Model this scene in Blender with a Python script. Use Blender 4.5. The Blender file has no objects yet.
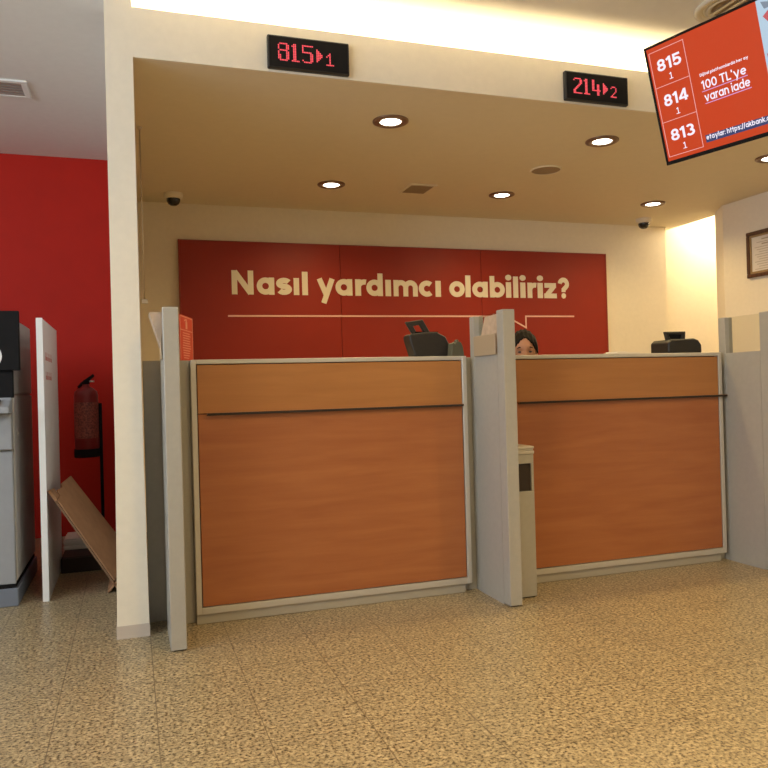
import bpy, bmesh, math, random
from mathutils import Vector, Matrix
random.seed(4)
PI = math.pi
SC = bpy.context.scene
COL = SC.collection
R = math.radians

# ------------------------------------------------------------------ camera
cam_d = bpy.data.cameras.new('camera')
cam = bpy.data.objects.new('camera', cam_d); COL.objects.link(cam)
cam_d.sensor_width = 36; cam_d.lens = 757.2437 / 768 * 36; cam_d.clip_start = 0.05
cr = Vector((0.94807821, -0.31682342, -0.02776012)); cu = Vector((0.02488127, -0.01312954, 0.99960419))
cf = Vector((0.31706249, 0.94839366, 0.00456486))
cam.matrix_world = Matrix(((cr.x, cu.x, -cf.x, 0), (cr.y, cu.y, -cf.y, -3.44688), (cr.z, cu.z, -cf.z, 1.03), (0, 0, 0, 1)))
SC.camera = cam

# ------------------------------------------------------------------ world, daylight, exposure
W = bpy.data.worlds.new('world'); SC.world = W; W.use_nodes = True
bg = W.node_tree.nodes['Background']; bg.inputs[0].default_value = (0.80, 0.86, 1.0, 1); bg.inputs[1].default_value = 0.05
SC.view_settings.view_transform = 'Standard'; SC.view_settings.look = 'None'
SC.view_settings.gamma = 1; SC.view_settings.use_curve_mapping = False
SC.view_settings.exposure = 0.0

WARM = (1.0, 0.73, 0.33)
P_TELLER = 50.0      # spot lamps above the counters
P_HALL = 122.0        # spot lamps in the hall
P_COVE = 48.0        # light strip in the cove
P_DAY = 270.0         # daylight through the shop window on the left
P_CORR = 34.0        # corridor lamp

def area_light(name, loc, rot, sx, sy, power, color, parent=None):
    d = bpy.data.lights.new(name, 'AREA'); d.shape = 'RECTANGLE'; d.size = sx; d.size_y = sy
    d.energy = power; d.color = color
    o = bpy.data.objects.new(name, d); COL.objects.link(o); o.location = loc; o.rotation_euler = rot
    if parent: o.parent = parent
    return o
area_light('window_daylight', (-3.95, -3.0, 2.05), (0, R(-128), 0), 1.2, 4.4, P_DAY, (0.72, 0.84, 1.0))
area_light('cove_strip_light', (2.39, 0.10, 2.625), (PI, 0, 0), 4.60, 0.06, P_COVE, (1.0, 0.78, 0.42))

# ------------------------------------------------------------------ materials
def mat(name, col, rough=0.5, metal=0.0, emit=None, estr=0.0, spec=0.5, alpha=None, trans=0.0):
    m = bpy.data.materials.new(name); m.use_nodes = True
    b = m.node_tree.nodes['Principled BSDF']
    b.inputs['Base Color'].default_value = (*col, 1); b.inputs['Roughness'].default_value = rough
    b.inputs['Metallic'].default_value = metal; b.inputs['Specular IOR Level'].default_value = spec
    if emit: b.inputs['Emission Color'].default_value = (*emit, 1); b.inputs['Emission Strength'].default_value = estr
    if trans: b.inputs['Transmission Weight'].default_value = trans
    return m
def nodes(m): return m.node_tree.nodes, m.node_tree.links, m.node_tree.nodes['Principled BSDF']
def noisy(m, scale=(1, 1, 1), nscale=8, amount=0.08, bump=0.0, detail=4):
    n, l, b = nodes(m)
    c = b.inputs['Base Color'].default_value[:]
    tc = n.new('ShaderNodeTexCoord'); mp = n.new('ShaderNodeMapping'); mp.inputs['Scale'].default_value = scale
    nz = n.new('ShaderNodeTexNoise'); nz.inputs['Scale'].default_value = nscale; nz.inputs['Detail'].default_value = detail
    rp = n.new('ShaderNodeValToRGB')
    rp.color_ramp.elements[0].position = 0.3; rp.color_ramp.elements[1].position = 0.7
    rp.color_ramp.elements[0].color = tuple(x * (1 - amount) for x in c[:3]) + (1,)
    rp.color_ramp.elements[1].color = tuple(min(1, x * (1 + amount)) for x in c[:3]) + (1,)
    l.new(tc.outputs['Object'], mp.inputs[0]); l.new(mp.outputs[0], nz.inputs['Vector'])
    l.new(nz.outputs['Fac'], rp.inputs[0]); l.new(rp.outputs[0], b.inputs['Base Color'])
    if bump:
        bp = n.new('ShaderNodeBump'); bp.inputs['Strength'].default_value = bump; bp.inputs['Distance'].default_value = 0.002
        l.new(nz.outputs['Fac'], bp.inputs['Height']); l.new(bp.outputs[0], b.inputs['Normal'])
    return m
M = {}
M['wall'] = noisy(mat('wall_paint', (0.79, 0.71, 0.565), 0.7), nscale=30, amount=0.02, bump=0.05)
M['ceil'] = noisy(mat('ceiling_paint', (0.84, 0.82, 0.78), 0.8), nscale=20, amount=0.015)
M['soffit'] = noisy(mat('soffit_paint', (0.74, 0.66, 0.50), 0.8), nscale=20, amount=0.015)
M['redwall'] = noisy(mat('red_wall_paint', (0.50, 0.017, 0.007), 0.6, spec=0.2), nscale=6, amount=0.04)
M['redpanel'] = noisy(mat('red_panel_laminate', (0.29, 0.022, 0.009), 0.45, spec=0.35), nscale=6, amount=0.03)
M['letter'] = mat('cream_vinyl', (0.80, 0.72, 0.58), 0.6)
M['line'] = mat('pale_pink_vinyl', (0.80, 0.50, 0.42), 0.6)
M['seam'] = mat('panel_seam', (0.32, 0.045, 0.025), 0.6)
M['silver'] = noisy(mat('silver_laminate', (0.40, 0.375, 0.32), 0.42, 0.15), nscale=40, amount=0.03)
M['alu'] = mat('satin_aluminium', (0.56, 0.52, 0.45), 0.38, 0.35)
M['plinth'] = mat('plinth_metal', (0.46, 0.42, 0.34), 0.4, 0.3)
M['dark'] = mat('dark_gap', (0.03, 0.018, 0.012), 0.7)
M['black'] = noisy(mat('black_plastic', (0.016, 0.013, 0.011), 0.45), nscale=60, amount=0.15)
M['blackm'] = mat('black_matte', (0.009, 0.008, 0.008), 0.8, spec=0.2)
M['grey'] = noisy(mat('machine_grey', (0.30, 0.305, 0.315), 0.5), nscale=25, amount=0.03)
M['greyside_lit'] = noisy(mat('machine_side_lit_grey', (0.50, 0.475, 0.43), 0.5), nscale=25, amount=0.03)  # paler, warmer grey than the front: hall light painted into the side
M['bluegrey'] = mat('machine_base_grey', (0.17, 0.19, 0.23), 0.5)
M['white'] = mat('white_laminate', (0.80, 0.77, 0.74), 0.35)
M['whiteedge'] = mat('white_edge', (0.84, 0.81, 0.76), 0.5)
M['card'] = noisy(mat('cardboard', (0.36, 0.180, 0.082), 0.85), (1, 1, 1), 20, 0.08, bump=0.2)
M['carddark'] = mat('cardboard_edge', (0.22, 0.12, 0.06), 0.9)
M['brownbox'] = mat('dark_brown_board', (0.035, 0.020, 0.014), 0.8)
M['paper'] = mat('paper', (0.72, 0.66, 0.58), 0.8)
M['extred'] = mat('extinguisher_red', (0.22, 0.008, 0.006), 0.4)
M['extlabel'] = noisy(mat('extinguisher_label', (0.26, 0.06, 0.04), 0.6), (1, 1, 1), 90, 0.6)
M['skirt'] = mat('marble_skirting', (0.55, 0.47, 0.39), 0.3)
M['steel'] = mat('steel', (0.62, 0.58, 0.52), 0.3, 0.9)
M['bronze'] = mat('brown_metal_trim', (0.22, 0.13, 0.08), 0.4, 0.5)
M['lamp'] = mat('lamp_glow', (1, 1, 1), 0.5, emit=(1.0, 0.93, 0.78), estr=14)
M['strip'] = mat('strip_glow', (1, 1, 1), 0.5, emit=(1.0, 0.85, 0.55), estr=6)
M['led'] = mat('red_led', (0.3, 0.02, 0.02), 0.5, emit=(0.95, 0.10, 0.13), estr=1.0)
M['screenred'] = mat('screen_orange_red', (0.02, 0.02, 0.02), 0.2, emit=(0.60, 0.050, 0.006), estr=0.95, spec=0.15)
M['screenwhite'] = mat('screen_white', (0.02, 0.02, 0.02), 0.2, emit=(0.95, 0.88, 1.0), estr=1.0)
M['screenpink'] = mat('screen_pink_line', (0.02, 0.02, 0.02), 0.2, emit=(0.90, 0.42, 0.40), estr=0.9)
M['screenviolet'] = mat('screen_violet', (0.02, 0.02, 0.02), 0.2, emit=(0.72, 0.42, 0.82), estr=0.9)
M['screenblue'] = mat('screen_navy', (0.02, 0.02, 0.02), 0.2, emit=(0.035, 0.05, 0.16), estr=0.9)
M['screenpale'] = mat('screen_pale_blue', (0.02, 0.02, 0.02), 0.2, emit=(0.50, 0.66, 0.80), estr=0.9)
M['screenrose'] = mat('screen_rose', (0.02, 0.02, 0.02), 0.2, emit=(0.60, 0.09, 0.10), estr=0.9)
M['screengrey'] = mat('screen_grey_blue', (0.02, 0.02, 0.02), 0.2, emit=(0.22, 0.27, 0.34), estr=0.9)
M['darkwood'] = noisy(mat('dark_frame_wood', (0.085, 0.035, 0.016), 0.4), (1, 8, 1), 12, 0.3)
M['gold'] = mat('bronze_gold_mat', (0.30, 0.19, 0.08), 0.5)
M['skin'] = noisy(mat('skin', (0.42, 0.20, 0.11), 0.6), nscale=30, amount=0.05)
M['hair'] = noisy(mat('dark_brown_hair', (0.007, 0.004, 0.0025), 0.6, spec=0.12), (6, 6, 1), 40, 0.5)
M['shirt'] = mat('white_blouse', (0.70, 0.68, 0.66), 0.8)
M['trousers'] = mat('dark_trousers', (0.03, 0.03, 0.04), 0.8)
M['lens'] = mat('dark_dome', (0.02, 0.018, 0.018), 0.12)
M['vent'] = mat('vent_slats', (0.34, 0.25, 0.15), 0.6)
M['speaker'] = mat('speaker_mesh', (0.34, 0.26, 0.17), 0.7)
M['signred'] = mat('fire_sign_red', (0.62, 0.065, 0.035), 0.4)
M['signpink'] = mat('fire_sign_print', (0.85, 0.42, 0.32), 0.5)
M['acrylic'] = mat('frosted_acrylic', (0.40, 0.30, 0.19), 0.35)
M['leaflet'] = noisy(mat('leaflet_paper', (0.48, 0.35, 0.24), 0.7), (1, 1, 1), 30, 0.12)
M['greengrey'] = mat('grey_green_plastic', (0.085, 0.080, 0.048), 0.5)
M['desk'] = mat('desk_laminate', (0.45, 0.40, 0.33), 0.5)
M['faintred'] = mat('faded_red_print', (0.55, 0.20, 0.17), 0.6)

def glass_mat():
    m = bpy.data.materials.new('clear_glass'); m.use_nodes = True
    n = m.node_tree.nodes; l = m.node_tree.links
    n.remove(n['Principled BSDF'])
    tr = n.new('ShaderNodeBsdfTransparent'); tr.inputs[0].default_value = (0.93, 0.93, 0.90, 1)
    gl = n.new('ShaderNodeBsdfGlossy'); gl.inputs['Roughness'].default_value = 0.03
    fr = n.new('ShaderNodeFresnel'); fr.inputs[0].default_value = 1.10
    mx = n.new('ShaderNodeMixShader')
    l.new(fr.outputs[0], mx.inputs[0]); l.new(tr.outputs[0], mx.inputs[1]); l.new(gl.outputs[0], mx.inputs[2])
    l.new(mx.outputs[0], n['Material Output'].inputs[0])
    return m
M['glass'] = glass_mat()

def wood_mat(name, c1, c2):
    m = mat(name, c1, 0.38); n, l, b = nodes(m)
    tc = n.new('ShaderNodeTexCoord'); mp = n.new('ShaderNodeMapping'); mp.inputs['Scale'].default_value = (0.9, 4, 9)
    nz = n.new('ShaderNodeTexNoise'); nz.inputs['Scale'].default_value = 2.2; nz.inputs['Detail'].default_value = 6; nz.inputs['Distortion'].default_value = 0.6
    mp2 = n.new('ShaderNodeMapping'); mp2.inputs['Scale'].default_value = (2.5, 30, 90)
    nz2 = n.new('ShaderNodeTexNoise'); nz2.inputs['Scale'].default_value = 3; nz2.inputs['Detail'].default_value = 3
    mx = n.new('ShaderNodeMath'); mx.operation = 'MULTIPLY_ADD'; mx.inputs[1].default_value = 0.3
    rp = n.new('ShaderNodeValToRGB'); rp.color_ramp.elements[0].position = 0.42; rp.color_ramp.elements[1].position = 0.88
    rp.color_ramp.elements[0].color = (*c1, 1); rp.color_ramp.elements[1].color = (*c2, 1)
    l.new(tc.outputs['Object'], mp.inputs[0]); l.new(mp.outputs[0], nz.inputs['Vector'])
    l.new(tc.outputs['Object'], mp2.inputs[0]); l.new(mp2.outputs[0], nz2.inputs['Vector'])
    l.new(nz2.outputs['Fac'], mx.inputs[0]); l.new(nz.outputs['Fac'], mx.inputs[2])
    l.new(mx.outputs[0], rp.inputs[0]); l.new(rp.outputs[0], b.inputs['Base Color'])
    return m
M['wood'] = wood_mat('orange_brown_wood', (0.335, 0.104, 0.032), (0.41, 0.142, 0.045))
M['woodtop'] = wood_mat('honey_brown_wood', (0.375, 0.150, 0.040), (0.44, 0.185, 0.052))

def floor_mat():
    m = mat('granite_tiles', (0.5, 0.4, 0.3), 0.33, spec=0.4); n, l, b = nodes(m)
    tc = n.new('ShaderNodeTexCoord')
    # grains
    nz = n.new('ShaderNodeTexNoise'); nz.inputs['Scale'].default_value = 92; nz.inputs['Detail'].default_value = 4; nz.inputs['Roughness'].default_value = 0.65
    vo = n.new('ShaderNodeTexVoronoi'); vo.inputs['Scale'].default_value = 85
    rp = n.new('ShaderNodeValToRGB'); cr_ = rp.color_ramp
    cr_.elements[0].position = 0.36; cr_.elements[0].color = (0.055, 0.036, 0.018, 1)
    cr_.elements[1].position = 0.62; cr_.elements[1].color = (0.53, 0.425, 0.255, 1)
    e = cr_.elements.new(0.425); e.color = (0.18, 0.125, 0.064, 1)
    e = cr_.elements.new(0.475); e.color = (0.37, 0.282, 0.155, 1)
    mixv = n.new('ShaderNodeMixRGB'); mixv.blend_type = 'MULTIPLY'; mixv.inputs[0].default_value = 0.5
    l.new(tc.outputs['Object'], nz.inputs['Vector']); l.new(tc.outputs['Object'], vo.inputs['Vector'])
    l.new(nz.outputs['Fac'], rp.inputs[0])
    hs = n.new('ShaderNodeSeparateColor'); l.new(vo.outputs['Color'], hs.inputs[0])
    mr = n.new('ShaderNodeMapRange'); mr.inputs['To Min'].default_value = 0.35; mr.inputs['To Max'].default_value = 1.25
    l.new(hs.outputs[0], mr.inputs[0])
    l.new(rp.outputs[0], mixv.inputs[1]); l.new(mr.outputs[0], mixv.inputs[2])
    # joints
    sx = n.new('ShaderNodeSeparateXYZ'); l.new(tc.outputs['Object'], sx.inputs[0])
    def joint(sock, off):
        a = n.new('ShaderNodeMath'); a.operation = 'ADD'; a.inputs[1].default_value = off + 30
        l.new(sock, a.inputs[0])
        d = n.new('ShaderNodeMath'); d.operation = 'DIVIDE'; d.inputs[1].default_value = TILE; l.new(a.outputs[0], d.inputs[0])
        f = n.new('ShaderNodeMath'); f.operation = 'FRACT'; l.new(d.outputs[0], f.inputs[0])
        c = n.new('ShaderNodeMath'); c.operation = 'LESS_THAN'; c.inputs[1].default_value = 0.013; l.new(f.outputs[0], c.inputs[0])
        return c
    jx = joint(sx.outputs[0], JX); jy = joint(sx.outputs[1], JY)
    mxm = n.new('ShaderNodeMath'); mxm.operation = 'MAXIMUM'; l.new(jx.outputs[0], mxm.inputs[0]); l.new(jy.outputs[0], mxm.inputs[1])
    sc = n.new('ShaderNodeMath'); sc.operation = 'MULTIPLY'; sc.inputs[1].default_value = 0.7; l.new(mxm.outputs[0], sc.inputs[0])
    mj = n.new('ShaderNodeMixRGB'); mj.inputs[2].default_value = (0.13, 0.09, 0.05, 1)
    l.new(sc.outputs[0], mj.inputs[0]); l.new(mixv.outputs[0], mj.inputs[1]); l.new(mj.outputs[0], b.inputs['Base Color'])
    return m
TILE = 0.31; JX = 0.019; JY = 0.06
M['floor'] = floor_mat()

# ------------------------------------------------------------------ mesh helpers
def box(bm, x0, x1, y0, y1, z0, z1, mi=0):
    vs = [bm.verts.new((x, y, z)) for z in (z0, z1) for y in (y0, y1) for x in (x0, x1)]
    for f in ((0, 2, 3, 1), (4, 5, 7, 6), (0, 1, 5, 4), (2, 6, 7, 3), (0, 4, 6, 2), (1, 3, 7, 5)):
        bm.faces.new([vs[i] for i in f]).material_index = mi
    return bm
def B(*args):
    bm = bmesh.new()
    for a in args: box(bm, *a)
    return bm
def prism(bm, pts, a0, a1, axis='y', mi=0):
    def p3(u, v, a):
        return {'y': (u, a, v), 'x': (a, u, v), 'z': (u, v, a)}[axis]
    lo = [bm.verts.new(p3(u, v, a0)) for u, v in pts]; hi = [bm.verts.new(p3(u, v, a1)) for u, v in pts]
    n = len(pts)
    fs = [bm.faces.new(lo), bm.faces.new(hi[::-1])]
    for i in range(n):
        fs.append(bm.faces.new((lo[i], hi[i], hi[(i + 1) % n], lo[(i + 1) % n])))
    for f in fs: f.material_index = mi
    bmesh.ops.recalc_face_normals(bm, faces=fs)
    return bm
def lathe(bm, prof, cx=0, cy=0, seg=28, mi=0, z0=0):
    rings = []
    for r, z in prof:
        if r < 1e-6: rings.append([bm.verts.new((cx, cy, z0 + z))])
        else: rings.append([bm.verts.new((cx + r * math.cos(2 * PI * i / seg), cy + r * math.sin(2 * PI * i / seg), z0 + z)) for i in range(seg)])
    fs = []
    for a, b in zip(rings, rings[1:]):
        for i in range(seg):
            j = (i + 1) % seg
            if len(a) == 1 and len(b) == 1: continue
            if len(a) == 1: fs.append(bm.faces.new((a[0], b[j], b[i])))
            elif len(b) == 1: fs.append(bm.faces.new((a[i], a[j], b[0])))
            else: fs.append(bm.faces.new((a[i], a[j], b[j], b[i])))
    for f in fs: f.material_index = mi; f.smooth = True
    bmesh.ops.recalc_face_normals(bm, faces=fs)
    return bm
def tube(bm, pts, r, seg=10, mi=0):
    pts = [Vector(p) for p in pts]; rings = []
    up = Vector((0, 0, 1))
    for i, p in enumerate(pts):
        d = (pts[min(i + 1, len(pts) - 1)] - pts[max(i - 1, 0)]).normalized()
        a = d.cross(up)
        if a.length < 1e-3: a = d.cross(Vector((1, 0, 0)))
        a.normalize(); b = d.cross(a)
        rr = r[i] if isinstance(r, (list, tuple)) else r
        rings.append([bm.verts.new(p + a * rr * math.cos(2 * PI * k / seg) + b * rr * math.sin(2 * PI * k / seg)) for k in range(seg)])
    fs = [bm.faces.new(rings[0][::-1]), bm.faces.new(rings[-1])]
    for a, b in zip(rings, rings[1:]):
        for k in range(seg):
            f = bm.faces.new((a[k], a[(k + 1) % seg], b[(k + 1) % seg], b[k])); f.smooth = True; fs.append(f)
    for f in fs: f.material_index = mi
    bmesh.ops.recalc_face_normals(bm, faces=fs)
    return bm
def obj(name, bm, m, parent=None, bevel=0, seg=2, loc=None):
    me = bpy.data.meshes.new(name); bm.normal_update(); bm.to_mesh(me); bm.free()
    for mm in (m if isinstance(m, (list, tuple)) else [m]): me.materials.append(M[mm] if isinstance(mm, str) else mm)
    o = bpy.data.objects.new(name, me); COL.objects.link(o)
    if parent:
        o.parent = parent; o.matrix_parent_inverse = parent.matrix_basis.inverted()
    if bevel:
        b = o.modifiers.new('bevel', 'BEVEL'); b.width = bevel; b.segments = seg; b.limit_method = 'ANGLE'; b.angle_limit = R(40)
    return o
def tag(o, label, cat, group=None):
    o['label'] = label; o['category'] = cat
    if group: o['group'] = group
    return o
def thing(name, label, cat, loc, group=None, rot=None):
    o = bpy.data.objects.new(name, None); COL.objects.link(o); o.location = loc; o.empty_display_size = 0.1
    if rot: o.rotation_euler = rot
    return tag(o, label, cat, group)
def local(name, bm, m, parent, bevel=0, seg=2):
    """part whose mesh is written in its parent's own coordinates"""
    o = obj(name, bm, m, None, bevel, seg); o.parent = parent; return o
def struct(name, bm, m, bevel=0):
    o = obj(name, bm, m, None, bevel); o['kind'] = 'structure'; return o
def copy_tree(o, parent=None):
    c = o.copy(); COL.objects.link(c)
    if parent:
        c.parent = parent; c.matrix_parent_inverse = o.matrix_parent_inverse.copy()
    for ch in list(o.children): copy_tree(ch, c)
    return c

# ------------------------------------------------------------------ the setting
zc, zs = 2.80, 2.4721
struct('floor', B((-4.2, 6.4, -6.2, 2.75, -0.10, 0.0)), 'floor')
struct('ceiling', B((-4.2, 6.4, -6.2, 2.75, zc, zc + 0.1)), 'ceil')
struct('wall_left', B((-4.3, -4.2, -6.2, -5.3, 0, zc), (-4.3, -4.2, -0.7, 2.75, 0, zc), (-4.3, -4.2, -5.3, -0.7, 0, 1.35), (-4.3, -4.2, -5.3, -0.7, 2.7, zc)), 'wall')
wf = struct('window_1', B((-4.28, -4.22, -5.3, -5.24, 1.35, 2.7), (-4.28, -4.22, -0.76, -0.7, 1.35, 2.7), (-4.28, -4.22, -3.03, -2.97, 1.35, 2.7), (-4.28, -4.22, -5.3, -0.7, 1.35, 1.41), (-4.28, -4.22, -5.3, -0.7, 2.64, 2.7)), 'alu')
obj('pane', B((-4.255, -4.245, -5.24, -0.76, 1.41, 2.64)), 'glass', wf)
struct('wall_front', B((-4.2, 6.4, -6.3, -6.2, 0, zc)), 'wall')
# partition wall whose end is the cream pillar left of the counters
pb_ = prism(bmesh.new(), [(-0.0795, .055), (0.0500, .055), (0.0470, .42), (0.0445, .80), (0.0430, zc), (-0.0690, zc), (-0.0700, .80), (-0.0745, .42)], -0.0557, 0.25)
box(pb_, 0.020, 0.0345, 0.25, 2.604, 0.0, zc)
struct('wall_partition', pb_, 'wall')
struct('baseboard_partition', B((-0.0825, 0.0525, -0.059, 0.253, 0, 0.055)), 'skirt')
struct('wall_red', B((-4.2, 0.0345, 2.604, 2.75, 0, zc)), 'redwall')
struct('wall_back', B((0.0345, 4.83, 2.488, 2.60, 0, zs + 0.10)), 'wall')
struct('wall_right', B((4.7323, 4.95, -6.2, 1.65, 0, zc), (4.871, 4.95, 1.8, 2.62, 2.474, zc)), 'wall')
struct('wall_jamb', prism(bmesh.new(), [(4.7323, 1.65), (4.95, 1.65), (4.95, 1.88), (4.862, 1.88)], 0, zc, 'z'), 'wall')
struct('wall_corridor', B((4.80, 6.3, 2.62, 2.75, 0, zc), (6.3, 6.4, 1.2, 2.75, 0, zc), (4.95, 6.3, 1.10, 1.20, 0, zc)), 'wall')
# lowered ceiling over the counters; its front edge is the fascia with the cove behind it
sb = bmesh.new()
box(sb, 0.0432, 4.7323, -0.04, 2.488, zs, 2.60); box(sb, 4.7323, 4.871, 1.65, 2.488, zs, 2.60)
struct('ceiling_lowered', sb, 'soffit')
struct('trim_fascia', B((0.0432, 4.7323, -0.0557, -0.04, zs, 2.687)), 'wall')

# ------------------------------------------------------------------ stroke lettering
def ribbon(bm, pts, t, depth, tf, closed=False, mi=0):
    """extruded stroke of width t along pts (u,v); tf maps (u,v,w) to 3D"""
    n = len(pts); L = []; Rr = []
    for i, (x, y) in enumerate(pts):
        if closed: a, b = pts[(i - 1) % n], pts[(i + 1) % n]
        else: a, b = pts[max(i - 1, 0)], pts[min(i + 1, n - 1)]
        d1 = Vector((x - a[0], y - a[1])); d2 = Vector((b[0] - x, b[1] - y))
        if d1.length < 1e-9: d1 = d2
        if d2.length < 1e-9: d2 = d1
        d1.normalize(); d2.normalize(); d = (d1 + d2).normalized()
        k = max(0.5, d.dot(d1)); nx, ny = -d.y / k * t / 2, d.x / k * t / 2
        L.append((x + nx, y + ny)); Rr.append((x - nx, y - ny))
    V = [[bm.verts.new(tf(u, v, w)) for u, v in S] for w in (0, depth) for S in (L, Rr)]
    Lb, Rb, Lf, Rf = V
    rng = range(n if closed else n - 1)
    for i in rng:
        j = (i + 1) % n
        for q in ((Lf[i], Rf[i], Rf[j], Lf[j]), (Lb[i], Lb[j], Rb[j], Rb[i]), (Lb[i], Lf[i], Lf[j], Lb[j]), (Rb[i], Rb[j], Rf[j], Rf[i])):
            bm.faces.new(q).material_index = mi
    if not closed:
        bm.faces.new((Lb[0], Rb[0], Rf[0], Lf[0])).material_index = mi
        bm.faces.new((Lb[-1], Lf[-1], Rf[-1], Rb[-1])).material_index = mi
def arc(cx, cy, rx, ry, a0, a1, n=18):
    return [(cx + rx * math.cos(R(a0 + (a1 - a0) * i / n)), cy + ry * math.sin(R(a0 + (a1 - a0) * i / n))) for i in range(n + 1)]
def ring(cx, cy, rx, ry, n=28):
    return ('C', [(cx + rx * math.cos(2 * PI * i / n), cy + ry * math.sin(2 * PI * i / n)) for i in range(n)])
def glyph(ch, T):
    """strokes of a letter, x-height 1, and its width"""
    h = T / 2; r = 0.5 - h; A = 1.38; D = -0.42
    S = lambda *p: ('O', list(p))
    dot = lambda x, y: S((x - h * 1.1, y), (x + h * 1.1, y)) if T < 0.2 else ('D', (x, y, T * .60))
    st = lambda x, y0, y1: S((x, y0), (x, y1))
    if ch == 'o': return [ring(.5, .5, r, r)], 1
    if ch in 'aå': return [ring(.5, .5, r, r), st(1 - h, 0, 1)], 1
    if ch == 'd': return [ring(.5, .5, r, r), st(1 - h, 0, A)], 1
    if ch == 'b': return [ring(.5, .5, r, r), st(h, 0, A)], 1
    if ch == 'p': return [ring(.5, .5, r, r), st(h, D, 1)], 1
    if ch == 'c': return [('O', arc(.5, .5, r, r, 48, 312, 24))], .88
    if ch == 'e': return [('O', arc(.5, .5, r, r, 0, 318, 26)), S((h, .5), (1 - h * .5, .5))], 1
    if ch == 'ı': return [st(h, 0, 1)], T
    if ch == 'i': return [st(h, 0, 1), dot(h, 1.30)], T
    if ch == 'j': return [st(h, D, 1), dot(h, 1.30)], T
    if ch == 'l': return [st(h, 0, A)], T
    if ch == 'r': return [st(h, 0, 1), ('O', [(h, .45)] + arc(h + .34, 1 - h - .34, .34, .34, 180, 75, 10))], h + .42
    def arch(x, w): q = w / 2; return ('O', [(x, .3)] + arc(x + q, 1 - h - q, q, q, 180, 0, 14) + [(x + w, 0)])
    if ch == 'n': return [st(h, 0, 1), arch(h, .88 - T)], .88
    if ch == 'h': return [st(h, 0, A), arch(h, .88 - T)], .88
    if ch == 'm': w = (1.55 - T) / 2; return [st(h, 0, 1), arch(h, w), arch(h + w, w)], 1.55
    if ch == 's':
        q = (1 - 2 * h) / 4; x = .42
        return [('O', arc(x, 1 - h - q, q * 1.55, q, 25, 270, 14) + arc(x, h + q, q * 1.55, q, 90, -155, 14)[1:])], .84
    if ch == 'y': return [S((h * 1.05, 1), (.57, .02)), S((1.1 - h * 1.05, 1), (.40, D - .04))], 1.1
    if ch == 'v': return [S((h, 1), (.5, 0)), S((1 - h, 1), (.5, 0))], 1
    if ch == 'z': return [S((.03, 1 - h), (.86, 1 - h)), S((0, h), (.9, h)), S((.72, 1 - h * 1.3), (.18, h * 1.3))], .9
    if ch == 'k': return [st(h, 0, A), S((T, .42), (.78, 1)), S((T * 1.4, .52), (.85, 0))], .88
    if ch == 't': return [st(.3, 0, 1.3), S((0, 1 - h), (.62, 1 - h))], .62
    if ch == 'f': return [st(.25, 0, 1.2), S((.25 - h, A - h), (.62, A - h)), S((0, 1 - h), (.58, 1 - h))], .6
    if ch == 'N': return [st(h, 0, A), st(1.22 - h, 0, A), S((h * 1.05, A - .06), (1.22 - h * 1.05, .06))], 1.22
    if ch == 'T': return [st(.5, 0, A), S((0, A - h), (1, A - h))], 1
    if ch == 'L': return [st(h, 0, A), S((0, h), (.8, h))], .8
    if ch == 'D': return [st(h, 0, A), ('O', [(h, A - h), (.45, A - h)] + arc(.45, A / 2, .6 - h, A / 2 - h, 90, -90, 16) + [(h, h)])], 1.05
    if ch == "'": return [st(h, 1.0, A)], T
    if ch == '.': return [st(h, 0, T)], T
    if ch == ':': return [st(h, 0, T), st(h, .7, .7 + T)], T
    if ch == '/': return [S((0, -.1), (.5, A))], .5
    if ch == '?': return [('O', arc(.46, A - h - .27, .29, .27, 175, -35, 16) + [(.46, .58), (.46, .42)]), ('D', (.46, .17, T * .58))], .94
    q = (A - T) / 4
    if ch == '8': return [ring(.48, A - h - q, .29, q), ring(.48, h + q, .34, q)], .96
    if ch == '1': return [st(.38, 0, A), S((.40, A - h * .9), (.02, A - h - .22))], .56
    if ch == '5': return [S((.16, A - h), (.84, A - h)), ('O', [(.20, A), (.17, .68), (.24, .74)] + arc(.44, .47, .36, .47 - h, 110, -155, 18))], .9
    if ch == '4': return [st(.72, 0, A), S((.72, A - .04), (.06, .36)), S((0, .36), (1, .36))], 1
    if ch == '3': return [('O', arc(.42, A - h - q, .30, q, 150, -88, 14)), ('O', arc(.42, h + q, .36, q, 88, -155, 14))], .9
    if ch == '0': return [ring(.5, A / 2, .5 - h, A / 2 - h)], 1
    return [], .4
def put_glyph(bm, ch, x, y, sx, sy, T, depth, tf, mi=0):
    st, w = glyph(ch, T)
    for k, (kind, pts) in enumerate(st):
        t_ = T
        if kind == 'D':
            X_, Y_, r_ = pts; t_ = r_ * .98; pts = ring(X_, Y_, r_ / 2, r_ / 2, 18)[1]
        ribbon(bm, pts, t_, depth * (1 + .12 * k), lambda u, v, q: tf(x + u * sx, y + v * sy, q), kind in 'CD', mi)
    return w * sx
def text(bm, s, x, y, size, T, depth, tf, gap=.2, mi=0, width=None):
    def length(k):
        return sum((.45 if c == ' ' else glyph(c, T)[1] + gap) for c in s) * k
    sx = size if width is None else size * width / length(size)
    for c in s:
        if c == ' ': x += .45 * sx; continue
        x += put_glyph(bm, c, x, y, sx, size, T, depth, tf, mi) + gap * sx
    return x

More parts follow.
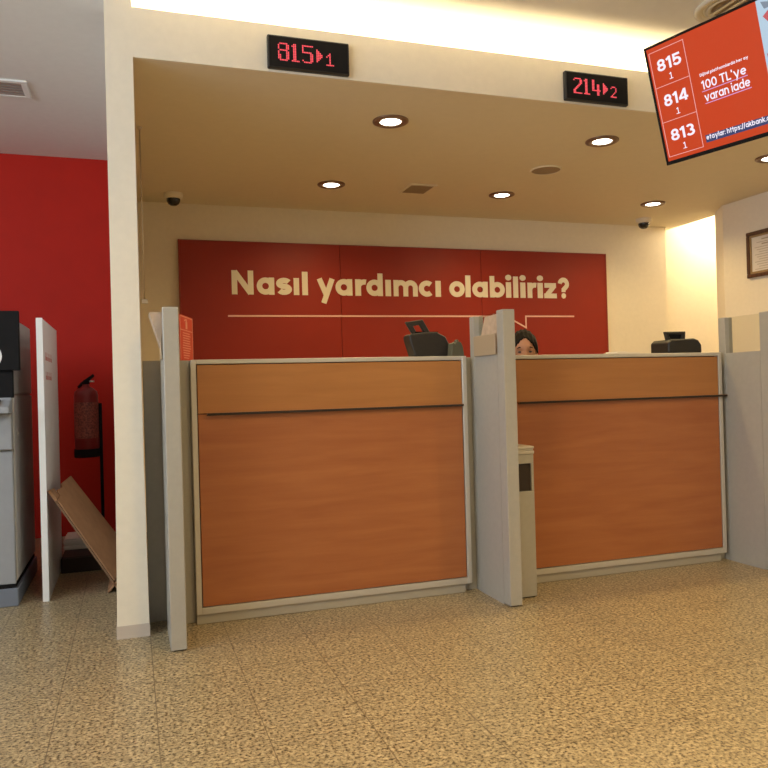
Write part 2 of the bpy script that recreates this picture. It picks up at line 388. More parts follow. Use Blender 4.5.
# ------------------------------------------------------------------ red sign panel on the back wall
YP = 2.446
sign = thing('wall_sign', 'long red sign panel reading Nasıl yardımcı olabiliriz? on back wall', 'sign', (2.25, YP, 1.0))
sx0, sx1 = 0.372, 4.129
for k in range(3):
    a = sx0 + (sx1 - sx0) * k / 3; b_ = sx0 + (sx1 - sx0) * (k + 1) / 3
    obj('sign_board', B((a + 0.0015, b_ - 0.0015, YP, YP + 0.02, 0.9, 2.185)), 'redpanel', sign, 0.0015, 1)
obj('edge_frame', B((sx0 - 0.008, sx0, YP - 0.002, YP + 0.03, 0.9, 2.191), (sx1, sx1 + 0.008, YP - 0.002, YP + 0.03, 0.9, 2.191), (sx0, sx1, YP, YP + 0.03, 2.186, 2.191), (sx0, sx1, YP + 0.02, YP + 0.03, 0.9, 2.185)), 'seam', sign)
obj('wall_batten', B((sx0 + .1, sx1 - .1, YP + 0.03, 2.488, 1.0, 1.1), (sx0 + .1, sx1 - .1, YP + 0.03, 2.488, 2.0, 2.1)), 'alu', sign)
LET = [('N', 0.756, 0.923), ('a', 0.948, 1.086), ('s', 1.101, 1.225), ('ı', 1.24, 1.284), ('l', 1.308, 1.354), ('y', 1.426, 1.577), ('a', 1.581, 1.722), ('r', 1.746, 1.837), ('d', 1.841, 1.982), ('ı', 2.005, 2.053), ('m', 2.076, 2.289), ('c', 2.299, 2.428), ('ı', 2.449, 2.498), ('o', 2.575, 2.718), ('l', 2.725, 2.773), ('a', 2.789, 2.935), ('b', 2.955, 3.099), ('i', 3.11, 3.16), ('l', 3.181, 3.229), ('i', 3.25, 3.3), ('r', 3.321, 3.407), ('i', 3.421, 3.473), ('z', 3.487, 3.612), ('?', 3.625, 3.744)]
for ch, a, b_ in LET:
    w = glyph(ch, .31)[1]; bm = bmesh.new()
    put_glyph(bm, ch, a, 1.780, (b_ - a) / w, 0.1345, .31, 0.003, lambda u, v, q: (u, YP - q, v))
    obj('letter', bm, 'letter', sign)
bm = bmesh.new()
ribbon(bm, [(0.722, 1.613), (3.105, 1.618), (3.297, 1.520), (3.297, 1.619), (3.785, 1.620)], 0.013, 0.002, lambda u, v, q: (u, YP - q, v))
obj('underline', bm, 'line', sign)

# ------------------------------------------------------------------ teller counters
def counter(x0, x1, label, lx0, lx1):
    H = 1.176
    t = thing('teller_counter', label, 'counter', ((x0 + x1) / 2, 0.3, 0), 'teller counters')
    fr = 0.024
    obj('frame', B((x0, x0 + fr, 0.0, 0.05, 0.045, H), (x1 - fr, x1, 0.0, 0.05, 0.045, H), (x0 + fr, x1 - fr, 0.0, 0.05, H - 0.020, H), (x0 + fr, x1 - fr, 0.0, 0.05, 0.045, 0.075)), 'alu', t, 0.002, 1)
    obj('front_panel', B((x0 + fr + 0.004, x1 - fr - 0.004, 0.004, 0.03, 0.079, 0.932)), 'wood', t, 0.001, 1)
    obj('upper_panel', B((x0 + fr + 0.004, x1 - fr - 0.004, 0.002, 0.03, 0.936, H - 0.024)), 'woodtop', t, 0.001, 1)
    obj('back_board', B((x0 + fr, x1 - fr, 0.03, 0.048, 0.075, H - 0.02)), 'dark', t)
    ld = obj('bag_ledge', B((lx0, lx1, -0.018, 0.01, 0.930, 0.938)), 'woodtop', t)
    obj('ledge_edge', B((lx0, lx1, -0.020, -0.0181, 0.929, 0.937), (lx0, lx1, -0.0179, 0.003, 0.926, 0.9299)), 'dark', ld)
    obj('plinth', B((x0, x1 - 0.03, 0.014, 0.05, 0.0, 0.045)), 'plinth', t, 0.002, 1)
    obj('top_ledge', B((x0, x1, 0.05, 0.36, H - 0.03, H)), 'desk', t, 0.003, 1)
    for xa, xb in ((x0, x0 + 0.02), (x1 - 0.02, x1)):
        obj('side_panel', B((xa, xb, 0.05, 0.355, 0, H - 0.03)), 'silver', t)
    obj('back_riser', B((x0 + 0.02, x1 - 0.02, 0.34, 0.355, 0.03, H - 0.03)), 'desk', t)
    return t
counter(0.252, 1.588, 'orange-brown wood teller counter left, under the 815 display', 0.318, 1.559)
counter(1.765, 3.165, 'orange-brown wood teller counter right, with the person seated behind it', 1.870, 3.180)

# ------------------------------------------------------------------ dividers between the counters
def divider(x, label):
    """x = left face"""
    w = 0.062
    t = thing('counter_divider', label, 'partition', (x + w / 2, -0.15, 0), 'counter dividers')
    obj('front_post', B((x, x + w, -0.315, -0.250, 0.006, 1.376)), 'silver', t, 0.003, 2)
    obj('foot', B((x + 0.012, x + w - 0.012, -0.300, -0.262, 0.0, 0.006)), 'dark', t)
    obj('base_panel', B((x, x + w - 0.010, -0.250, -0.004, 0.0, 1.170)), 'silver', t)
    obj('rear_post', B((x, x + 0.053, -0.0035, 0.047, 0.0, 1.372)), 'silver', t, 0.003, 2)
    obj('glass_pane', B((x + 0.028, x + 0.034, -0.250, -0.004, 1.170, 1.372)), 'glass', t)
    return t
divider(0.126, 'silver-grey divider post at left end, beside the cream pillar')
divider(1.632, 'silver-grey divider between the two wooden counters')
divider(3.190, 'silver-grey divider at right end, below the framed certificate')
# infill strips closing the gaps
def infill(x0, x1, y, z, label):
    o = obj('infill_panel', B((x0, x1, y, y + 0.02, 0.0, z)), 'silver', None, 0.002, 1)
    tag(o, label, 'panel', 'narrow infill panels')
infill(0.053, 0.175, 0.135, 1.180, 'narrow grey panel filling the gap between pillar and left divider')
infill(0.150, 0.251, 0.049, 1.176, 'narrow grey panel filling the gap left of the left counter')
infill(1.589, 1.680, 0.049, 1.170, 'narrow grey panel filling the gap right of the left counter')
infill(3.166, 3.235, 0.049, 1.170, 'narrow grey panel filling the gap right of the right counter')

# leaflet holders on the glass
def leaflet_holder(x, tilt, y0, y1, yt0, yt1, label):
    t = thing('leaflet_holder', label, 'holder', (x, (y0 + y1) / 2, 1.17), 'leaflet holders on the dividers')
    obj('pocket', B((x - 0.030, x - 0.027, y0, y1, 1.1705, 1.27), (x - 0.027, x, y0, y1, 1.1705, 1.174), (x - 0.003, x, y0, y1, 1.174, 1.27)), 'acrylic', t, 0.001, 1)
    bm = bmesh.new()
    for dx in (0, 0.008):
        td = tilt * (.25 if dx and tilt > .01 else 1)
        vs = [(x - 0.016 + dx, y0 + .01, 1.176), (x - 0.016 + dx, y1 - .01, 1.176), (x - 0.016 - td + dx, yt1, 1.358), (x - 0.016 - td + dx, yt0, 1.362)]
        f = [bm.verts.new(v) for v in vs]
        if dx == 0: a = f
    bm.faces.new(a); bm.faces.new(f[::-1])
    for i in range(4): bm.faces.new((a[i], f[i], f[(i + 1) % 4], a[(i + 1) % 4]))
    bmesh.ops.recalc_face_normals(bm, faces=bm.faces)
    obj('leaflet', bm, 'leaflet', t)
leaflet_holder(0.150, 0.056, -0.245, -0.08, -0.235, -0.10, 'small beige leaflet holder leaning out behind the left divider post')
leaflet_holder(1.655, -0.002, -0.245, -0.010, -0.240, -0.110, 'small beige leaflet holder on the middle divider glass')

# fire notice in a clear stand at the left end of the left counter
fn = thing('fire_notice', 'red fire extinguisher notice standing at the left end of left counter', 'sign', (0.262, 0.20, 1.176))
ang = math.atan2(0.305, 0.952); ux, uy = math.sin(ang), math.cos(ang)
P0 = (0.220, 0.20)
def fnp(u, v, q): return (P0[0] + u * ux + q * uy, P0[1] + u * uy - q * ux, v)
bm = bmesh.new()
for u0, u1, v0, v1, q0, q1, mi in ((0, .25, 1.1765, 1.40, 0, .003, 0),):
    c = [bm.verts.new(fnp(u, v, q)) for q in (q0, q1) for v in (v0, v1) for u in (u0, u1)]
    for f in ((0, 1, 3, 2), (4, 6, 7, 5), (0, 4, 5, 1), (2, 3, 7, 6), (0, 2, 6, 4), (1, 5, 7, 3)): bm.faces.new([c[i] for i in f])
obj('notice_board', bm, 'signred', fn)
bm = bmesh.new()
def fl(pts, t, closed=False): ribbon(bm, pts, t, 0.0015, lambda u, v, q: fnp(u, v, .003 + q), closed)
fl([(.006, 1.18), (.244, 1.18), (.244, 1.394), (.006, 1.394)], .004, True)
fl([(.006, 1.330), (.244, 1.330)], .004)
fl([(.125, 1.338), (.125, 1.372)], .030); fl([(.125, 1.372), (.125, 1.384)], .014); fl([(.125, 1.384), (.085, 1.376)], .006)
for k in range(11):
    v = 1.316 - k * .0118; L_ = (.05, .03, .06, .04, .05, .03, .02, .05, .06, .07, .09)[k]
    fl([(.04 + L_ * .3, v), (.215 - L_ * .6, v)], .0042)
obj('print', bm, 'signpink', fn)

# ------------------------------------------------------------------ printers on the counters
p1 = thing('passbook_printer', 'black printer with raised paper flap on the left counter', 'printer', (1.493, 0.2, 1.176), 'printers on the counters')
bm = prism(bmesh.new(), [(1.368, 1.178), (1.552, 1.178), (1.558, 1.210), (1.556, 1.245), (1.537, 1.283), (1.490, 1.306), (1.430, 1.306), (1.352, 1.297), (1.338, 1.288), (1.341, 1.265)], 0.13, 0.23)
obj('body', bm, 'black', p1, 0.009, 3)
bm = bmesh.new()
fp = [(1.367, 1.288), (1.326, 1.358), (1.420, 1.372), (1.465, 1.298)]
# flap: a tilted frame with an open slot, leaning back
def quad_frame(bm, outer, inner, y0, y1):
    O0 = [bm.verts.new((x, y0, z)) for x, z in outer]; I0 = [bm.verts.new((x, y0, z)) for x, z in inner]
    O1 = [bm.verts.new((x, y1, z)) for x, z in outer]; I1 = [bm.verts.new((x, y1, z)) for x, z in inner]
    for i in range(4):
        j = (i + 1) % 4
        for q in ((O0[i], O0[j], I0[j], I0[i]), (O1[i], I1[i], I1[j], O1[j]), (O0[i], O1[i], O1[j], O0[j]), (I0[i], I0[j], I1[j], I1[i])): bm.faces.new(q)
    bmesh.ops.recalc_face_normals(bm, faces=bm.faces)
quad_frame(bm, fp, [(1.388, 1.303), (1.368, 1.338), (1.402, 1.344), (1.425, 1.307)], 0.15, 0.168)
obj('paper_flap', bm, 'black', p1, 0.003, 1)
obj('paper_slot', B((1.375, 1.50, 0.145, 0.175, 1.3005, 1.3085)), 'blackm', p1)
obj('side_knob', B((1.5585, 1.566, 0.16, 0.20, 1.20, 1.23)), 'blackm', p1, 0.003, 2)
p2 = thing('passbook_printer', 'black printer with short square flap on the right counter', 'printer', (2.97, 0.2, 1.176), 'printers on the counters')
bm = prism(bmesh.new(), [(2.880, 1.178), (3.112, 1.178), (3.110, 1.225), (3.090, 1.252), (3.060, 1.262), (2.900, 1.256), (2.880, 1.240)], 0.09, 0.25)
obj('body', bm, 'black', p2, 0.010, 3)
bm = bmesh.new(); quad_frame(bm, [(2.900, 1.240), (2.882, 1.302), (3.026, 1.304), (3.020, 1.242)], [(2.92, 1.262), (2.908, 1.286), (3.000, 1.287), (2.995, 1.262)], 0.12, 0.14)
bm2 = B((2.905, 3.003, 0.1300, 0.1320, 1.26, 1.290))
obj('paper_flap', bm, 'black', p2, 0.003, 1); obj('flap_backing', bm2, 'blackm', p2)
obj('side_knob', prism(bmesh.new(), [(3.1125, 1.19), (3.145, 1.19), (3.143, 1.222), (3.122, 1.225), (3.1125, 1.215)], 0.14, 0.22), 'black', p2, 0.004, 2)
ct = thing('card_terminal', 'small grey-green device right of the printer on the left counter', 'device', (1.57, 0.08, 1.176))
obj('body', prism(bmesh.new(), [(1.534, 1.1765), (1.606, 1.1765), (1.600, 1.225), (1.590, 1.248), (1.566, 1.254), (1.557, 1.240), (1.548, 1.248), (1.541, 1.240)], 0.058, 0.115), 'greengrey', ct, 0.004, 2)
obj('top_key', B((1.568, 1.582, 0.07, 0.10, 1.250, 1.262)), 'greengrey', ct, 0.003, 1)
pp = tag(obj('paper_stack', B((2.62, 2.77, 0.2, 0.34, 1.1765, 1.192), (2.63, 2.70, 0.22, 0.33, 1.192, 1.198)), 'paper', None, 0.002, 1), 'low stack of pale paper beside the right counter printer', 'paper')

# ------------------------------------------------------------------ bin in front of the right counter
bn = thing('waste_bin', 'slim grey waste bin with dark opening, behind the middle divider', 'bin', (1.77, -0.12, 0))
bx0, bx1, by0, by1 = 1.702, 1.833, -0.206, -0.035
obj('body', B((bx0, bx1, by0 + .012, by1, 0.006, 0.690), (bx0, bx1, by0, by0 + .012, 0.006, 0.512), (bx0, bx1, by0, by0 + .012, 0.645, 0.690), (bx0, bx0 + .014, by0, by0 + .012, 0.512, 0.645), (bx1 - .014, bx1, by0, by0 + .012, 0.512, 0.645)), 'silver', bn, 0.0015, 1)
obj('opening', B((bx0 + .014, bx1 - .014, by0 + .0100, by0 + .0119, 0.512, 0.645)), 'dark', bn)
obj('lid', B((bx0 - .003, bx1 + .003, by0 - .004, by1 + .003, 0.691, 0.706), (bx0, bx1, by0, by1, 0.706, 0.716), (bx0 - .003, bx1 + .003, by0 - .004, by1 + .003, 0.716, 0.728)), 'alu', bn, 0.002, 1)
obj('foot_strip', B((bx0 + .006, bx1 - .006, by0 + .008, by1 - .006, 0, 0.006)), 'dark', bn)

# ------------------------------------------------------------------ number displays on the fascia
BIT = {
 '8': ['.#####.', '#....##', '#....##', '#....##', '.#####.', '#....##', '#....##', '##...##', '##...##', '##...##', '.#####.'],
 '1': ['.##..', '###..', '.##..', '.##..', '.##..', '.##..', '.##..', '.##..', '.##..', '.##..', '#####'],
 '5': ['#######', '#......', '#......', '#......', '######.', '.....##', '.....##', '.....##', '.....##', '#....##', '.#####.'],
 '2': ['.#####.', '#....##', '.....##', '.....##', '....##.', '...##..', '..##...', '.##....', '##.....', '##.....', '#######'],
 '4': ['##.....', '##.....', '##.....', '##..##.', '##..##.', '##..##.', '##..##.', '#######', '....##.', '....##.', '....##.'],
 '>': ['#....', '##...', '###..', '####.', '####.', '###..', '##...', '#....'],
 's1': ['..#..', '.##..', '#.#..', '..#..', '..#..', '..#..', '..#..', '#####'],
 's2': ['.###.', '#...#', '....#', '....#', '...#.', '..#..', '.#...', '#####']}
def display(x0, seq, label):
    zb, zt, yb = 2.481, 2.631, -0.0557
    t = thing('number_display', label, 'display', (x0 + .19, yb - .025, zb), 'counter number displays')
    obj('housing', B((x0, x0 + 0.381, yb - 0.0255, yb - 0.0005, zb, zt)), 'black', t, 0.006, 3)
    obj('window', B((x0 + 0.008, x0 + 0.373, yb - 0.0270, yb - 0.0255, zb + .008, zt - .008)), 'blackm', t)
    p = 0.0074
    base = zb + 0.036
    for key, xo in zip(seq, (0.047, 0.109, 0.158, 0.224, 0.270)):
        rows = BIT[key]; bm = bmesh.new()
        yo = base + (0.002 if key == '>' else (-.002 if key[0] == 's' else 0))
        if key == '>': yo += p
        for r_, row in enumerate(rows):
            for c_, ch in enumerate(row):
                if ch == '#':
                    X = x0 + xo + c_ * p; Z = yo + (len(rows) - 1 - r_) * p
                    box(bm, X, X + p * .74, yb - 0.0285, yb - 0.0269, Z, Z + p * .74)
        obj('arrow' if key == '>' else 'digit', bm, 'led', t)
display(0.619, ['8', '1', '5', '>', 's1'], 'black LED number display reading 815 and 1 on the left of fascia')
display(2.150, ['2', '1', '4', '>', 's2'], 'black LED number display reading 214 and 2 on the right of fascia')

# ------------------------------------------------------------------ recessed spotlights
def spot_light(parent, loc, power, ang=150, blend=0.9, color=WARM, rad=0.05):
    d = bpy.data.lights.new('lamp_light', 'SPOT'); d.energy = power; d.color = color; d.spot_size = R(ang); d.spot_blend = blend; d.shadow_soft_size = rad
    o = bpy.data.objects.new('lamp_light', d); COL.objects.link(o); o.location = loc; o.parent = parent
    return o
def downlight(x, y, z, label, power, group, r=0.098, col=WARM):
    t = thing('ceiling_spotlight', label, 'lamp', (x, y, z), group)
    local('trim_ring', lathe(bmesh.new(), [(r, 0), (r, -.006), (r - .012, -.012), (r - .030, -.010), (r - .034, 0)], seg=32), 'bronze', t)
    local('reflector', lathe(bmesh.new(), [(r - .034, -.0005), (r - .034, -.009), (r - .040, -.0085), (r - .040, -.0005)], seg=32), 'steel', t)
    local('lamp_lens', lathe(bmesh.new(), [(0.0, -.010), (.030, -.0095), (r - .044, -.006), (r - .041, -.001), (0, -.001)], seg=28), 'lamp', t)
    if power: spot_light(t, (0, 0, -0.02), power, color=col)
    return t
TEL = 'spotlights in the lowered ceiling'
downlight(1.370, 0.414, zs, 'lit ceiling spotlight nearest the 815 display', P_TELLER, TEL)
downlight(2.715, 0.425, zs, 'lit ceiling spotlight below the 214 display', P_TELLER, TEL)
downlight(4.035, 0.454, zs, 'lit ceiling spotlight under the screen at right edge', P_TELLER, TEL)
downlight(1.375, 1.715, zs, 'lit ceiling spotlight above the word Nasıl on the red sign', P_TELLER, TEL)
downlight(2.712, 1.715, zs, 'lit ceiling spotlight above the word olabiliriz on the red sign', P_TELLER, TEL)
downlight(4.084, 1.708, zs, 'lit ceiling spotlight beside the bright corridor opening', P_TELLER, TEL)
for hx, hy in ((0.9, -1.9), (2.9, -2.2), (0.9, -4.0), (2.9, -4.2)):
    downlight(hx, hy, zc, 'warm spotlight in the hall ceiling in front of the counters', P_HALL, 'spotlights in the hall ceiling')
# unlit twin fitting in the hall ceiling behind the screen
uf = thing('ceiling_fitting', 'unlit round ceiling fitting above the tilted screen', 'lamp', (2.76, -0.57, zc))
local('outer_ring', lathe(bmesh.new(), [(.165, 0), (.165, -.006), (.150, -.012), (.128, -.008), (.125, 0)], seg=40), 'soffit', uf)
local('inner_ring', lathe(bmesh.new(), [(.112, 0), (.112, -.006), (.100, -.010), (.090, -.004), (.088, 0)], seg=40), 'soffit', uf)
local('dark_cup', lathe(bmesh.new(), [(0, -.0005), (.0885, -.0005), (.088, -.003), (0, -.003)], seg=40), 'vent', uf)
bm = bmesh.new()
for xo in (-.045, .0, .045): box(bm, xo - .010, xo + .010, -.085, .085, -.010, -.002)
local('louvre', bm, 'steel', uf, 0.002, 1)
# corridor lamp, round the corner
cl = thing('corridor_lamp', 'ceiling lamp in the bright corridor behind the right wall', 'lamp', (5.50, 2.25, zc))
local('shade', lathe(bmesh.new(), [(0, -.05), (.09, -.045), (.11, -.02), (.11, 0)], seg=28), 'lamp', cl)
dl = bpy.data.lights.new('lamp_light', 'POINT'); dl.energy = P_CORR; dl.color = (1.0, 0.80, 0.50); dl.shadow_soft_size = 0.10
o = bpy.data.objects.new('lamp_light', dl); COL.objects.link(o); o.location = (0, 0, -0.2); o.parent = cl
# light strip lying in the cove
tag(obj('cove_strip', B((0.10, 4.68, 0.06, 0.14, 2.6005, 2.612)), 'strip'), 'warm light strip hidden in the cove behind the fascia', 'lamp')

# ------------------------------------------------------------------ other ceiling fittings
v = thing('ceiling_vent', 'square brown vent grille in the lowered ceiling over the counters', 'vent', (2.02, 1.695, zs))
local('frame', B((-.105, .105, -.13, -.105, -.008, 0), (-.105, .105, .105, .13, -.008, 0), (-.105, -.085, -.105, .105, -.008, 0), (.085, .105, -.105, .105, -.008, 0)), 'soffit', v, 0.002, 1)
local('backing', B((-.085, .085, -.105, .105, -.002, -.0005)), 'vent', v)
bm = bmesh.new()
for k in range(9): y = -.095 + k * .0235; box(bm, -.085, .085, y, y + .010, -.007, -.003)
local('slats', bm, 'vent', v)
s_ = thing('ceiling_speaker', 'round perforated speaker in the lowered ceiling between spotlights', 'speaker', (2.703, 1.052, zs))
local('rim', lathe(bmesh.new(), [(.108, 0), (.106, -.006), (.096, -.007), (.095, 0)], seg=36), 'soffit', s_)
local('grille', lathe(bmesh.new(), [(0, -.005), (.08, -.0045), (.095, -.003), (.095, -.0005), (0, -.0005)], seg=36), 'speaker', s_)
v = thing('ceiling_vent', 'white square air vent in the ceiling at far left', 'vent', (-0.66, 1.31, zc))
local('frame', B((-.15, .15, -.13, -.095, -.010, 0), (-.15, .15, .095, .13, -.010, 0), (-.15, -.115, -.095, .095, -.010, 0), (.115, .15, -.095, .095, -.010, 0)), 'ceil', v, 0.003, 1)
local('backing', B((-.115, .115, -.095, .095, -.0025, -.0005)), 'grey', v)
bm = bmesh.new()
for k in range(5): y = -.085 + k * .038; box(bm, -.115, .115, y, y + .022, -.008, -.004)
local('slats', bm, 'silver', v)
def dome(x, y, label):
    t = thing('dome_camera', label, 'camera', (x, y, zs), 'dome cameras')
    local('base', lathe(bmesh.new(), [(.068, 0), (.068, -.022), (.062, -.034), (.050, -.040), (0, -.040)], seg=30), 'wall', t)
    local('lens_dome', lathe(bmesh.new(), [(.048, -.0405), (.047, -.058), (.038, -.076), (.022, -.087), (0, -.090)], seg=26), 'lens', t)
dome(0.325, 2.20, 'white dome camera with dark lens above the left end of red sign')
dome(4.385, 2.22, 'white dome camera with dark lens near the corridor opening')
cb = thing('hanging_cable', 'thin steel cable hanging from the lowered ceiling by the pillar', 'cable', (0.079, 0.831, zs))
local('ceiling_fixing', lathe(bmesh.new(), [(.014, 0), (.014, -.006), (.006, -.016), (0, -.016)], seg=16), 'steel', cb)
local('cable', tube(bmesh.new(), [(0, 0, -.012), (.001, 0, -.5), (.003, 0, -.93)], 0.0032, 8), 'steel', cb)
local('clamp', B((-.014, .020, -.006, .006, -.955, -.930)), 'steel', cb, 0.002, 1)

# ------------------------------------------------------------------ framed certificate on the right wall
XW = 4.7323
cf_ = thing('certificate', 'certificate in a dark wooden frame on the right wall', 'picture frame', (XW, 1.15, 1.82))
y0, y1, z0, z1 = 0.86, 1.385, 1.822, 2.186
fw_ = .030
obj('frame', B((XW - .022, XW - .0005, y0, y1, z0, z0 + fw_), (XW - .022, XW - .0005, y0, y1, z1 - fw_, z1), (XW - .022, XW - .0005, y0, y0 + fw_, z0 + fw_, z1 - fw_), (XW - .022, XW - .0005, y1 - fw_, y1, z0 + fw_, z1 - fw_)), 'darkwood', cf_, 0.005, 2)
a, b_, c, d = y0 + fw_, y1 - fw_, z0 + fw_, z1 - fw_; q = .016
obj('inner_border', B((XW - .014, XW - .001, a, b_, c, c + q), (XW - .014, XW - .001, a, b_, d - q, d), (XW - .014, XW - .001, a, a + q, c + q, d - q), (XW - .014, XW - .001, b_ - q, b_, c + q, d - q)), 'gold', cf_)
obj('paper', B((XW - .008, XW - .001, a + q, b_ - q, c + q, d - q)), 'paper', cf_)
bm = bmesh.new()
for k in range(13):
    z = d - q - .03 - k * .019; m_ = .10 if k in (0, 2) else (.03 + .02 * ((k * 7) % 3))
    box(bm, XW - .0088, XW - .0078, a + q + m_, b_ - q - m_, z, z + (.010 if k in (0, 2) else .004))
obj('print', bm, mat('certificate_print', (0.40, 0.33, 0.24), 0.8), cf_)

# ------------------------------------------------------------------ hanging information screen
o_ = Vector((2.203, -0.633, 2.504)); yaw_, til_ = -0.273, 0.287
rt = -Vector((math.sin(yaw_), math.cos(yaw_), 0)); nn = rt.cross(Vector((0, 0, 1)))
upv = Vector((0, 0, 1)) * math.cos(til_) + nn * math.sin(til_)
fnv = rt.cross(upv)
if fnv.dot(Vector((0, -3.4, 1.0)) - o_) < 0: fnv = -fnv
tv = thing('information_screen', 'large tilted screen showing queue numbers 815, 814 and 813', 'screen', o_ + rt * 0.46 - upv * 0.26)
TW, TH = 0.925, 0.52
def tp(u, v, q): return tuple(o_ + rt * u - upv * v + fnv * q)     # u right, v down, q outwards
def tbox(bm, u0, u1, v0, v1, q0, q1):
    c = [bm.verts.new(tp(u, v, q)) for q in (q0, q1) for v in (v0, v1) for u in (u0, u1)]
    fs = [bm.faces.new([c[i] for i in f]) for f in ((0, 1, 3, 2), (4, 6, 7, 5), (0, 4, 5, 1), (2, 3, 7, 6), (0, 2, 6, 4), (1, 5, 7, 3))]
    bmesh.ops.recalc_face_normals(bm, faces=fs)
def tb(*rows):
    bm = bmesh.new()
    for r_ in rows: tbox(bm, *r_)
    return bm
obj('bezel', tb((0, TW, 0, .010, -.03, .004), (0, TW, TH - .016, TH, -.03, .004), (0, .010, .010, TH - .016, -.03, .004), (TW - .010, TW, .010, TH - .016, -.03, .004)), 'blackm', tv, 0.002, 1)
obj('back_case', tb((.0, TW, .0, TH, -.045, -.0305), (.2, TW - .2, .12, TH - .1, -.07, -.045)), 'black', tv, 0.004, 1)
scr = obj('screen', tb((.010, TW - .010, .010, TH - .016, -.03, -.002)), 'screenred', tv)
bm = bmesh.new(); tx = lambda u, v, q: tp(u, -v, q - .002)
def tline(pts, t, closed=False): ribbon(bm, [(u, -v) for u, v in pts], t, .0008, tx, closed)
tline([(.019, .030), (.188, .030), (.188, .486), (.019, .486)], .0028, True)
tline([(.019, .182), (.188, .182)], .0028); tline([(.019, .334), (.188, .334)], .0028)
obj('queue_grid', bm, 'screenpink', scr)
for k, s in enumerate(('815', '814', '813')):
    bm = bmesh.new()
    text(bm, s, .047, -(.119 + .152 * k), .036, .25, .0012, tx, gap=.12, width=.122)
    obj('queue_number', bm, 'screenwhite', scr); bm = bmesh.new()
    text(bm, '1', .098, -(.164 + .152 * k), .0195, .17, .0012, tx, gap=.1, width=.013)
    tbox(bm, .0955, .1135, .1615 + .152 * k, .1645 + .152 * k, -.0015, -.0008)
    obj('counter_number', bm, 'screenwhite', scr)
bm = bmesh.new()
text(bm, 'Dijital platformlarda her ay', .233, -.203, .0088, .24, .0010, tx, gap=.22, width=.215)
text(bm, "100 TL'ye", .233, -.2575, .0262, .21, .0012, tx, gap=.16, width=.200)
text(bm, 'varan iade', .236, -.3080, .0262, .21, .0012, tx, gap=.16, width=.204)
obj('advert_text', bm, 'screenwhite', scr)
obj('text_underline', tb((.230, .432, .2635, .2665, -.0016, -.0006), (.235, .440, .3145, .3175, -.0016, -.0006)), 'screenviolet', scr)
obj('caption_bar', tb((.206, .80, .442, .474, -.0022, -.0012)), 'screenblue', scr)
bm = bmesh.new()
text(bm, 'etaylar: https://akbank.com', .210, -.4625, .0155, .24, .0012, tx, gap=.16, width=.315)
obj('caption_text', bm, 'screenwhite', scr)
# picture part of the advert (plain shapes)
obj('picture_area', tb((.512, TW - .010, .010, .436, -.0022, -.0010)), 'screenpale', scr)
for pts in ([(.53, .075), (.56, .055), (.62, .05), (.62, .10), (.55, .105)], [(.522, .215), (.56, .19), (.65, .2), (.65, .40), (.53, .40)]):
    bm = bmesh.new(); f0 = [bm.verts.new(tp(u, v, -.0008)) for u, v in pts]; bm.faces.new(f0)
    obj('picture_shape', bm, 'screenrose', scr)
for pts in ([(.555, .14), (.60, .13), (.60, .19), (.545, .19)], [(.53, .02), (.56, .03), (.56, .05), (.54, .05)]):
    bm = bmesh.new(); f0 = [bm.verts.new(tp(u, v, -.0008)) for u, v in pts]; bm.faces.new(f0)
    obj('picture_grey_shape', bm, 'screengrey', scr)  # plain grey-blue shapes in the advert picture
# bracket to the ceiling
pb = Vector(tp(TW / 2, .20, -.071))
bm = tube(bmesh.new(), [pb, pb - fnv * .05, (pb.x - fnv.x * .09, pb.y - fnv.y * .09, zc)], .018, 12)
obj('ceiling_bracket', bm, 'blackm', tv)

# ------------------------------------------------------------------ left side: machine, board, extinguisher, cardboard
at = thing('cash_machine', 'grey cash machine with black head at the left edge', 'machine', (-0.86, 1.1, 0))
X1, X0, YF, YB_ = -0.556, -1.50, 0.70, 1.48  # unseen left part of the body widened to shade the lower red wall
obj('base', B((X0 - .01, X1 + .004, YF - .012, YB_, 0, 0.088)), 'bluegrey', at, 0.004, 1)
obj('base_gap', B((X0 + .01, X1 - .01, YF + .004, YB_, 0.088, 0.104)), 'blackm', at)
obj('body', B((X0, X1 - .012, YF + .02, YB_ - .01, 0.104, 1.42)), 'greyside_lit', at, 0.006, 2)
obj('lower_door', B((X0, X1 - .006, YF, YF + .019, 0.108, 0.765)), 'grey', at, 0.006, 2)
obj('upper_door', B((X0, X1 - .006, YF - .02, YF + .019, 0.773, 0.955)), 'grey', at, 0.006, 2)
bm = prism(bmesh.new(), [(YF - .10, .955), (YF + .019, .955), (YF + .019, 1.06), (YF - .02, 1.02), (YF - .10, .985)], X0, X1 - .006, 'x')
sh = obj('keypad_shelf', bm, 'grey', at, 0.004, 2)
obj('keypad', prism(bmesh.new(), [(YF - .085, .994), (YF - .03, 1.017), (YF - .032, 1.022), (YF - .087, .999)], X0 + .12, X1 - .05, 'x'), 'blackm', sh)
obj('recess', B((X0 + .02, X1 + .004, YF - .01, YF + .0195, 1.03, 1.165)), 'blackm', at, 0.003, 1)
hd = obj('screen_head', prism(bmesh.new(), [(YF - .03, 1.165), (YF + .0195, 1.165), (YF + .0195, 1.462), (YF - .005, 1.462)], X0 - .02, X1 + .036, 'x'), 'blackm', at, 0.003, 1)
bm = bmesh.new(); n_ = 28
for yy, flip in ((0, 1), (1, 0)):
    vs = []
    for k in range(n_):
        a = 2 * PI * k / n_; z = 1.235 + .070 * math.sin(a); x = -.672 + .075 * math.cos(a)
        yv = YF - .03 + (z - 1.165) / .297 * .025 - .0010 - yy * .001
        vs.append(bm.verts.new((x, yv, z)))
    bm.faces.new(vs if flip else vs[::-1])
    if yy == 0: pv = vs
for k in range(n_): bm.faces.new((pv[k], pv[(k + 1) % n_], vs[(k + 1) % n_], vs[k]))
obj('emblem_disc', bm, 'white', hd)
